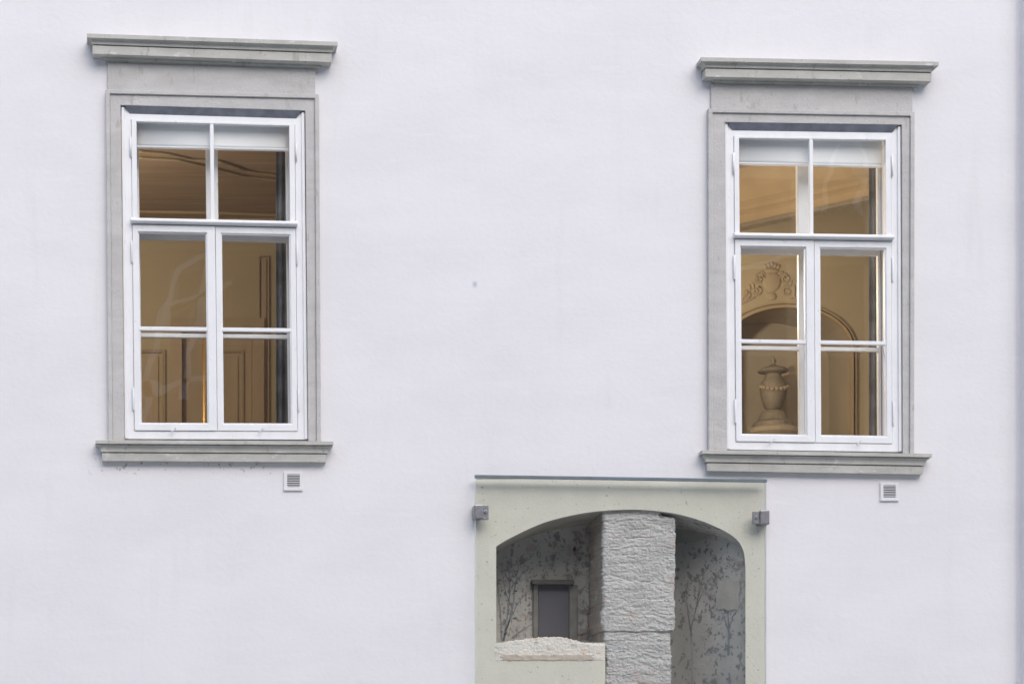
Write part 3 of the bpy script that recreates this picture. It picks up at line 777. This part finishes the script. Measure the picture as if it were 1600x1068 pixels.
def mural(name, stems, dabs, where, mat, size):
    mb = MB()
    for pts, w in stems:
        c = curve(pts, 14); n = len(mb.v)
        for i, (px, py) in enumerate(c):
            ww = w * (1 - .55 * i / 14) * .5
            a, b = c[max(0, i - 1)], c[min(14, i + 1)]
            dx, dy = b[0] - a[0], b[1] - a[1]; l = math.hypot(dx, dy) or 1
            mb.v += [where(px - dy / l * ww, py + dx / l * ww), where(px + dy / l * ww, py - dx / l * ww)]
        for i in range(14): mb.f.append((n + 2 * i, n + 2 * i + 1, n + 2 * i + 3, n + 2 * i + 2))
    for (x0, y0, x1, y1, n) in dabs:
        for _ in range(n):
            sz = size * random.uniform(.3, 1.1)
            dab(mb, where, random.uniform(x0, x1), random.uniform(y0, y1), sz * random.uniform(.8, 1.7), sz * .55, random.uniform(0, 3.1))
    o = mb.build(name, mat, niche, recalc=False); o['kind'] = 'stuff'
    return o
mural('painted_tree', [([(784, 1000), (782, 955), (778, 915)], 2.4), ([(786, 1000), (794, 955), (797, 905), (794, 880)], 2.8), ([(787, 1000), (801, 950), (806, 905), (811, 880)], 2.6),
                       ([(789, 985), (807, 945), (822, 925)], 1.8), ([(800, 950), (790, 925), (786, 905)], 1.4), ([(806, 910), (818, 892), (826, 885)], 1.2), ([(796, 910), (788, 893), (784, 885)], 1.2)],
      [(777, 880, 833, 960, 70), (780, 960, 832, 990, 30)], lambda x, y: on_back(x, y, YBK_L), M['muralblue'], 2.6)
mural('painted_foliage', [([(800, 996), (818, 982), (832, 974)], 2.6)], [(777, 862, 835, 930, 60), (838, 838, 925, 903, 150), (906, 900, 926, 1000, 40)], lambda x, y: on_back(x, y, YBK_L, .005), M['muralpaint'], 2.0)
mural('painted_band', [], [(896, 822, 932, 900, 60), (905, 950, 925, 1000, 20)], lambda x, y: on_back(x, y, YBK_L, .007), M['muralred'], 4.0)
mural('painted_tree', [([(1082, 1120), (1081, 1020), (1079, 975)], 4.2), ([(1079, 985), (1074, 950), (1066, 925)], 2.2), ([(1080, 980), (1090, 940), (1094, 905)], 2.2), ([(1089, 945), (1102, 915), (1112, 900)], 1.6), ([(1076, 955), (1072, 930), (1075, 905)], 1.4), ([(1092, 930), (1098, 900), (1108, 880)], 1.5)],
      [(1062, 880, 1122, 950, 90), (1075, 855, 1160, 890, 45), (1062, 950, 1110, 975, 14)], on_curve, M['muralpaint'], 2.0)
mural('painted_tree', [([(1139, 1120), (1140, 1062), (1139, 1050)], 4.5), ([(1138, 1022), (1139, 985), (1137, 955)], 4.0), ([(1138, 985), (1132, 965), (1128, 955)], 1.8), ([(1139, 980), (1145, 962), (1150, 955)], 1.8)],
      [(1112, 955, 1160, 975, 14), (1105, 1008, 1160, 1024, 16), (1100, 1052, 1160, 1064, 12)], on_curve, M['muralblue'], 3.0)
mural('painted_foliage', [], [(1110, 868, 1162, 905, 60), (1108, 905, 1121, 965, 30), (1154, 905, 1163, 950, 18)], lambda x, y: on_curve(x, y, .006), M['muralpaint'], 1.9)
m = MB(); m.poly([on_curve(*q, .012) for q in ((1046, 847), (1070, 847.5), (1082, 847), (1092, 845), (1106, 840), (1112, 835), (1104, 826), (1088, 818), (1070, 814), (1046, 812))])
m.build('plaster_patch', M['soffit'], niche, recalc=False)
m = MB(); m.poly([on_curve(*q, .009) for q in ((1119, 948), (1124, 952), (1131, 950), (1137, 954), (1147, 951), (1153, 952), (1156, 944), (1154, 930), (1157, 918), (1155, 907), (1148, 908), (1140, 904), (1130, 907), (1122, 905), (1122, 918), (1118.5, 930))])
m.build('bare_patch', M['patch'], niche, recalc=False)

# ------------------------------------------------------------------ protective glass sheet in front of the niche
YG = -0.075
gx0, gz1 = at(742, 746, YG); gx1 = at(1197.5, 0, YG)[0]; gz1r = at(0, 753, YG)[1]; gz0 = at(0, 1225, YG)[1]
gp = empty('glass_panel', ((gx0 + gx1) / 2, YG, gz0), 'clear protective glass sheet clamped in front of the arched niche', 'glass panel', None, 'thing')
m = MB(); m.poly([(gx0, YG, gz0), (gx1, YG, gz0), (gx1, YG, gz1r), (gx0, YG, gz1)])
m.build('sheet', M['pglass'], gp, recalc=False)
M['gedge'] = material('glass_edge_green', (0.60, 0.64, 0.60), 0.25, var=0.1, scale=8)
for xx, sg in ((gx0, 1), (gx1, -1)):
    m = MB(); m.box(min(xx, xx + sg * .004), max(xx, xx + sg * .004), YG - 0.001, YG + 0.010, gz0, min(gz1, gz1r) - .004); m.build('glass_edge', M['gedge'], gp)
m = MB(); a, b = at(742, 741.3, YG), at(1198, 748.3, YG); h = 4.6 / S
m.prism([(a[0], a[1] - h), (b[0], b[1] - h), b, a], YG - 0.010, YG + 0.022); m.build('top_rail', M['rail'], gp, bevel=0.002)
def clamp(px0, py0, px1, py1, left):
    x0, z1 = at(px0, py0, YG); x1, z0 = at(px1, py1, YG)
    w = x1 - x0
    m = MB()
    if left: m.box(x0, x0 + w * .58, YG - .022, -0.001, z0, z1)
    else: m.box(x1 - w * .60, x1, YG - .026, -0.001, z0 - .006, z1 + .004)
    c = m.build('clamp', M['iron'], gp, bevel=0.006)
    m = MB(); m.box(x0 + (w * .56 if left else 0), x1 - (0 if left else w * .58), YG - .012, YG + .014, z0 - (.006 if left else 0), z1 - .003)
    m.build('clamp_plate', M['iron'], c, bevel=0.002)
    cx = x0 + w * (.78 if left else .22); cz = (z0 + z1) / 2 + .002
    m = MB(); m.tube([(cx, YG - .012, cz), (cx, YG - .022, cz), (cx, YG - .025, cz)], [.010, .010, .006], 12); m.build('bolt', M['steel'], c, smooth=False)
clamp(740.5, 788.5, 763, 810, True)
clamp(1176, 798, 1201, 818, False)

# ------------------------------------------------------------------ rooms behind the windows
FZ = 3.74
def room(x0, x1, y0, y1, cz, tagname):
    o = []
    m = MB(); m.box(x0, x1, y0, y1, FZ - .1, FZ); tag(m.build('room_floor', M['floor']), None, kind='structure')
    m = MB(); m.box(x0, x1, y0, y1, cz, cz + .1); tag(m.build('room_ceiling', M['ceiling']), None, kind='structure')
    m = MB(); m.box(x0 - .1, x0, y0, y1, FZ - .1, cz + .1); tag(m.build('room_wall', M['room']), None, kind='structure')
    m = MB(); m.box(x1, x1 + .1, y0, y1, FZ - .1, cz + .1); tag(m.build('room_wall', M['room']), None, kind='structure')
ZC_L, ZC_R, YR_L, YR_R = 6.66, 6.85, 4.5, 4.0
room(-2.0, 2.9, WT + .002, YR_L, ZC_L, 'l')
room(3.02, 8.2, WT + .002, YR_R + .7, ZC_R, 'r')

# left room: back wall with a double door that stands ajar
def lp(px, py, Y=YR_L): return at(px, py, Y)
dx0, dzt = lp(284, 520); dx1 = lp(394, 520)[0]
m = MB()
m.box(-2.0, dx0, YR_L, YR_L + .2, FZ - .1, ZC_L + .1); m.box(dx1, 2.9, YR_L, YR_L + .2, FZ - .1, ZC_L + .1)
m.box(dx0, dx1, YR_L, YR_L + .2, dzt, ZC_L + .1)
bwall = tag(m.build('room_back_wall', M['room']), None, kind='structure')
dd = empty('double_door', ((dx0 + dx1) / 2, YR_L, FZ), 'brown panelled double door ajar on a lit gap, seen through the left window', 'door', None, 'thing')
gap0, gap1 = lp(316.2, 0, YR_L + .2)[0], lp(318.8, 0, YR_L + .2)[0]
def leaf(x0, x1, pans):
    m = MB(); m.box(x0, x1, YR_L + .03, YR_L + .07, FZ + .001, dzt - .001); lf = m.build('door_leaf', M['wood'], dd, bevel=.004)
    for a, b, c, d in pans:
        m = MB(); m.ring([(a, c), (b, c), (b, d), (a, d)], [(a + .022, c + .022), (b - .022, c + .022), (b - .022, d - .022), (a + .022, d - .022)], YR_L + .016, YR_L + .032)
        m.build('panel_moulding', M['wooddark'], lf, bevel=.006)
        m = MB(); m.box(a + .05, b - .05, YR_L + .020, YR_L + .032, c + .05, d - .05); m.build('raised_panel', M['wood'], lf, bevel=.008)
pt = lp(0, 546)[1]; pbm = lp(0, 668)[1]
leaf(dx0 + .001, gap0, [])
leaf(gap1, dx1 - .001, [(lp(323, 0)[0], lp(382, 0)[0], FZ + .12, pt)])
m = MB(); m.ring([(dx0 - .10, FZ), (dx1 + .10, FZ), (dx1 + .10, dzt + .12), (dx0 - .10, dzt + .12)], [(dx0, FZ + .001), (dx1, FZ + .001), (dx1, dzt), (dx0, dzt)], YR_L - .035, YR_L - .001)
m.build('architrave', M['wood'], dd, bevel=.012)
wp = empty('wall_panelling', (lp(230, 0)[0], YR_L, FZ), 'brown framed wall panelling left of the double door, seen through the left window', 'panelling', None, 'thing')
for (a, b, top) in ((lp(196, 0)[0], lp(259, 0)[0], pt), (lp(404, 0)[0], lp(421, 0)[0], lp(0, 400)[1])):
    fwd = .03 if b - a > .15 else .012
    m = MB(); m.ring([(a, FZ + .2), (b, FZ + .2), (b, top), (a, top)], [(a + fwd, FZ + .23), (b - fwd, FZ + .23), (b - fwd, top - fwd), (a + fwd, top - fwd)], YR_L - .02, YR_L - .001)
    m.build('frame_moulding', M['wooddark'], wp, bevel=.006)
    m = MB(); m.box(a + fwd * 2, b - fwd * 2, YR_L - .012, YR_L - .001, FZ + .26, top - fwd * 2); m.build('panel', M['wood'], wp, bevel=.006)
# lit passage behind the gap
m = MB(); m.box(dx0 - .3, dx1 + .3, YR_L + .9, YR_L + 1.0, FZ - .1, dzt + .3); m.box(dx0 - .4, dx0 - .3, YR_L + .2, YR_L + 1.0, FZ - .1, dzt + .3); m.box(dx1 + .3, dx1 + .4, YR_L + .2, YR_L + 1.0, FZ - .1, dzt + .3)
m.box(dx0 - .3, dx1 + .3, YR_L + .2, YR_L + .9, FZ - .1, FZ); m.box(dx0 - .3, dx1 + .3, YR_L + .2, YR_L + .9, dzt + .2, dzt + .3)
tag(m.build('passage_wall', M['room']), None, kind='structure')
def lamp(name, x, y, z, cz, power, label, col=(1.0, 0.86, 0.69), rad=.09):
    r = empty(name, (x, y, cz), label, 'lamp')
    m = MB(); m.tube([(x, y, cz), (x, y, z + rad * .9)], .008, 8); m.build('stem', M['wooddark'], r)
    m = MB(); m.lathe([(.001, rad), (rad * .5, rad * .87), (rad * .87, rad * .5), (rad, 0), (rad * .87, -rad * .5), (rad * .5, -rad * .87), (.001, -rad)], (x, y, z), 20); gl = m.build('globe', M['bulb'], r, smooth=True)
    gl.visible_shadow = True
    l = bpy.data.lights.new(name + '_light', 'POINT'); l.energy = power; l.color = col; l.shadow_soft_size = .08
    lo = bpy.data.objects.new(name + '_light', l); lo.location = (x, y, z - rad - .1); COL.objects.link(lo); lo.parent = r; lo.matrix_parent_inverse = r.matrix_world.inverted()
lamp('pendant_lamp', -0.95, 2.2, 5.9, ZC_L, 47, 'warm pendant lamp lighting the room of the panelled doors')
lamp('pendant_lamp', 3.75, 1.9, 5.6, ZC_R, 74, 'warm pendant lamp lighting the room of the arch and urn')
lamp('passage_lamp', dx0 + .1, YR_L + .5, dzt - .6, dzt + .2, 9, 'warm lamp in the passage behind the double door', (1.0, .6, .2), .05)
# ceiling stucco in the left room
cm = empty('ceiling_moulding', (0.5, 3.0, ZC_L), 'pale curved stucco moulding on the ceiling, in the left window top panes', 'moulding', None, 'thing')
def cpx(px, py, z):                           # pixel on the ceiling plane
    f = (z - CZ) * S / (HY - py); return ((px - HX) / S * f, D * f - D, z)
for pts in ([(215, 236), (262, 240), (300, 249), (345, 252), (390, 268), (455, 276)], [(215, 246), (280, 250), (330, 262), (385, 276), (455, 284)], [(205, 330), (330, 332), (460, 337)]):
    m = MB(); c = [cpx(*q, ZC_L - .008) for q in curve(pts, 24)]
    m.tube(c, .013, 8); m.build('stucco_rib', M['beam'], cm, smooth=True)

# right room: wall with an arched recess, crest above, urn on a stove
def rp(px, py, Y=YR_R): return at(px, py, Y)
acx, spr, ahw, arise = 1228, 546, 99, 64
def arch_pts(hw, rise, n=28, sp=spr):
    return [rp(acx - hw * math.cos(math.pi * i / n), sp - rise * math.sin(math.pi * i / n)) for i in range(n + 1)]
ap = arch_pts(ahw, arise)
m = MB(); zt_ = ZC_R + .05; X0_, X1_ = 3.0, 8.25
for a, b in zip(ap, ap[1:]): m.poly([(a[0], YR_R, a[1]), (b[0], YR_R, b[1]), (b[0], YR_R, zt_), (a[0], YR_R, zt_)])
m.poly([(X0_, YR_R, FZ), (ap[0][0], YR_R, FZ), (ap[0][0], YR_R, zt_), (X0_, YR_R, zt_)])
m.poly([(ap[-1][0], YR_R, FZ), (X1_, YR_R, FZ), (X1_, YR_R, zt_), (ap[-1][0], YR_R, zt_)])
tag(m.build('room_back_wall', M['room'], recalc=False), None, kind='structure')
rec = empty('arched_recess', (rp(acx, 0)[0], YR_R, FZ), 'round headed wall recess with moulded edge, seen through the right window', 'recess', None, 'thing')
loop = [(ap[0][0], FZ)] + ap + [(ap[-1][0], FZ)]
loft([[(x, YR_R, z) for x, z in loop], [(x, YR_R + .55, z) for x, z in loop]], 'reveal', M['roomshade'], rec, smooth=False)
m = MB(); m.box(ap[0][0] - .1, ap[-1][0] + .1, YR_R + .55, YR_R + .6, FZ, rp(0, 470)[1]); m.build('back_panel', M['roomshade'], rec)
def band(hw0, r0, hw1, r1, y0, y1, name, mat, par):
    A, B = [(rp(acx - hw0, 0)[0], FZ)] + arch_pts(hw0, r0) + [(rp(acx + hw0, 0)[0], FZ)], [(rp(acx - hw1, 0)[0], FZ)] + arch_pts(hw1, r1) + [(rp(acx + hw1, 0)[0], FZ)]
    return loft([[(x, y1, z) for x, z in A], [(x, y0, z) for x, z in A], [(x, y0, z) for x, z in B], [(x, y1, z) for x, z in B]], name, mat, par, smooth=False)
band(ahw, arise, ahw + 4, arise + 4, YR_R - .05, YR_R, 'arch_moulding', M['beam'], rec)
band(ahw + 7, arise + 7, ahw + 10, arise + 10, YR_R - .03, YR_R, 'arch_moulding', M['beam'], rec)
# crest of scrolls and leaves
m = MB()
def lump(px, py, a, b, ang, y=YR_R, d=.03):
    c = rp(px, py, y); n = len(m.v); seg, rings = 10, 4
    for i in range(rings + 1):
        t = math.pi / 2 * i / rings
        for k in range(seg):
            w = 2 * math.pi * k / seg
            u, v = a / S * 1.27 * math.cos(w) * math.cos(t), b / S * 1.27 * math.sin(w) * math.cos(t)
            m.v.append((c[0] + u * math.cos(ang) - v * math.sin(ang), y - d * .35 * math.sin(t), c[1] + u * math.sin(ang) + v * math.cos(ang)))
    for i in range(rings):
        for k in range(seg):
            j = (k + 1) % seg; m.f.append((n + i * seg + k, n + i * seg + j, n + (i + 1) * seg + j, n + (i + 1) * seg + k))
def scroll(px, py, r, turns, a0, hand, rad=.012):
    pts = []
    for i in range(26):
        t = i / 25; w = a0 + hand * turns * 2 * math.pi * t; rr = r * (1 - .82 * t)
        c = rp(px + rr * math.cos(w), py - rr * math.sin(w)); pts.append((c[0], YR_R - .004, c[1]))
    m.tube(pts, [rad * (1 - .4 * i / 25) for i in range(26)], 8)
lump(1206, 440, 15, 17, 0, d=.07); lump(1206, 423, 12, 5, 0, d=.06)
for sx in (-1, 1):
    scroll(1206 + sx * 20, 436, 9, 1.4, math.pi * (0 if sx < 0 else 1), -sx * 1); scroll(1206 + sx * 24, 455, 8, 1.3, 1.2, sx)
    scroll(1206 + sx * 40, 462, 7, 1.2, 2.0, sx)
    for q in range(7):
        lump(1206 + sx * (14 + q * 5.2), 424 + q * 6.4 + random.uniform(-3, 3), 6, 2.5, sx * (.5 + .25 * q), d=.04)
    for q in range(4): lump(1206 + sx * (30 + q * 5), 466 + q * 2.4, 5, 2.0, -sx * .4, d=.035)
for q in range(5): lump(1196 + q * 5, 417 - 2 * (2 - abs(q - 2)), 3, 5, (q - 2) * -.3, d=.05)
lump(1206, 463, 8, 7, 0, d=.06)
tag(m.build('stucco_crest', M['stucco'], smooth=True), 'stucco crest of scrolls and leaves above the interior arch', 'crest', kind='thing')
# slanting ceiling cove
cv = MB(); A_, B_ = Vector((5.03, 3.97, 0)), Vector((5.925, 3.0, 0)); dr = (B_ - A_).normalized(); nr = Vector((dr.y, -dr.x, 0))
if nr.y > 0: nr = -nr
A2, B2 = A_ - dr * 0.35, B_ + dr * 2.4
zc = 6.475
prof = [(0, 0), (0, .06), (.02, .075), (.05, .09), (.05, .12), (.10, .15), (.17, .22), (.23, .30), (.25, ZC_R - zc + .0), (-.05, ZC_R - zc), (-.05, 0)]
for E in (A2, B2):
    cv.v += [tuple(Vector((E.x, E.y, zc + z)) + nr * o) for o, z in prof]
n = len(prof)
for i in range(n):
    j = (i + 1) % n; cv.f.append((i, j, n + j, n + i))
cv.f.append(tuple(range(n))); cv.f.append(tuple(range(2 * n - 1, n - 1, -1)))
ce = empty('ceiling_cove', (5.5, 3.5, zc), 'slanting moulded ceiling cove in the top panes of the right window', 'cove', None, 'thing')
cv.build('cove_moulding', M['beam'], ce)
q_ = MB()  # added dark strip: the shadow line under the cove, put into colour
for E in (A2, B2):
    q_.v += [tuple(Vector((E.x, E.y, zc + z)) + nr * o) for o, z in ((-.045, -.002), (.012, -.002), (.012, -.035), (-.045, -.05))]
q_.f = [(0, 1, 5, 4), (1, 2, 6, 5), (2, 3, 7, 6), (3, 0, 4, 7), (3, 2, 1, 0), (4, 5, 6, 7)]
q_.build('cove_shadow_strip', M['urn'], ce)
# stove and urn
YU = YR_R + .18
ux, uz = at(1208, 641, YU); ks = (D + YU) / D / S
st = empty('stove', (ux, YU, FZ), 'pale stove plinth standing under the urn in the arched recess', 'stove', None, 'thing')
m = MB(); m.lathe([(34 * ks, 0), (34 * ks, uz - FZ - 42 * ks), (36 * ks, uz - FZ - 40 * ks), (40 * ks, uz - FZ - 36 * ks), (40 * ks, uz - FZ - 30 * ks), (32 * ks, uz - FZ - 26 * ks)], (ux, YU, FZ), 24); m.build('body', M['roomshade'], st, smooth=False)
m = MB(); m.lathe([(31 * ks, 0), (31 * ks, 6 * ks), (24 * ks, 10 * ks), (20 * ks, 20 * ks), (16 * ks, 25 * ks)], (ux, YU, uz - 26 * ks), 24); m.build('shoulder', M['urn'], st, smooth=False)
ur = empty('urn', (ux, YU, uz), 'grey brown lidded urn with relief garlands on the stove behind the right window', 'urn', None, 'thing')
m = MB(); m.lathe([(9 * ks, 0), (11 * ks, 2 * ks), (14 * ks, 6 * ks), (18 * ks, 18 * ks), (20.5 * ks, 30 * ks), (20.5 * ks, 37 * ks), (19 * ks, 43 * ks), (15 * ks, 49 * ks), (12 * ks, 54 * ks), (12.5 * ks, 57 * ks)], (ux, YU, uz), 32); m.build('body', M['urn'], ur, smooth=True)
m = MB(); m.lathe([(12 * ks, 57.2 * ks), (23 * ks, 60 * ks), (23.5 * ks, 62.5 * ks), (18 * ks, 66 * ks), (9 * ks, 69 * ks), (4 * ks, 71 * ks), (3 * ks, 74 * ks), (5 * ks, 77 * ks), (2 * ks, 82 * ks), (.5 * ks, 84 * ks)], (ux, YU, uz), 32); m.build('lid', M['urn'], ur, smooth=True)
gm = MB()
for q in range(9):
    a = math.pi * (1.08 + .84 * q / 8); r = 21 * ks
    gm.lathe([(.001, -3.4 * ks), (2.4 * ks, -2.4 * ks), (3.4 * ks, 0), (2.4 * ks, 2.4 * ks), (.001, 3.4 * ks)], (ux + r * math.cos(a), YU + r * math.sin(a), uz + (36 - 6 * math.sin(math.pi * q / 8)) * ks), 8)
go = gm.build('garland', M['stucco'], ur, smooth=True); go['kind'] = 'stuff'

# ------------------------------------------------------------------ building across the court (seen only as reflections in the panes)
OY = -32.0
ob = empty('opposite_building', (0, OY, 0), 'dark building across the court with pale arched ribs, reflected in the panes', 'building', None, 'thing')
m = MB(); m.box(-30, 40, OY - 6, OY, 0, 20); m.build('wall', M['opp'], ob)
def mir(px, py):
    x, z = at(px, py, -OY); return (x, OY + .05, z)
for pts, w in (([(226, 660), (236, 600), (246, 524), (263, 469), (282, 414), (300, 404), (330, 398)], 8), ([(284, 620), (288, 587), (301, 532), (316, 456), (330, 420)], 8),
               ([(205, 622), (221, 616), (259, 600), (322, 587), (335, 588)], 7), ([(263, 486), (318, 465), (360, 440)], 4),
               ([(1280, 330), (1290, 280), (1310, 225)], 5), ([(1340, 330), (1345, 280), (1338, 220)], 5), ([(1150, 420), (1260, 395), (1400, 400)], 4)):
    mb = MB(); c = curve(pts, 24)
    ribbon(mb, [mir(*q) for q in c], w / 55.0, Vector((0, 1, 0)))
    o = mb.build('rib', M['oppstone'], ob, recalc=False)
    s = o.modifiers.new('solid', 'SOLIDIFY'); s.thickness = .12; s.offset = 0
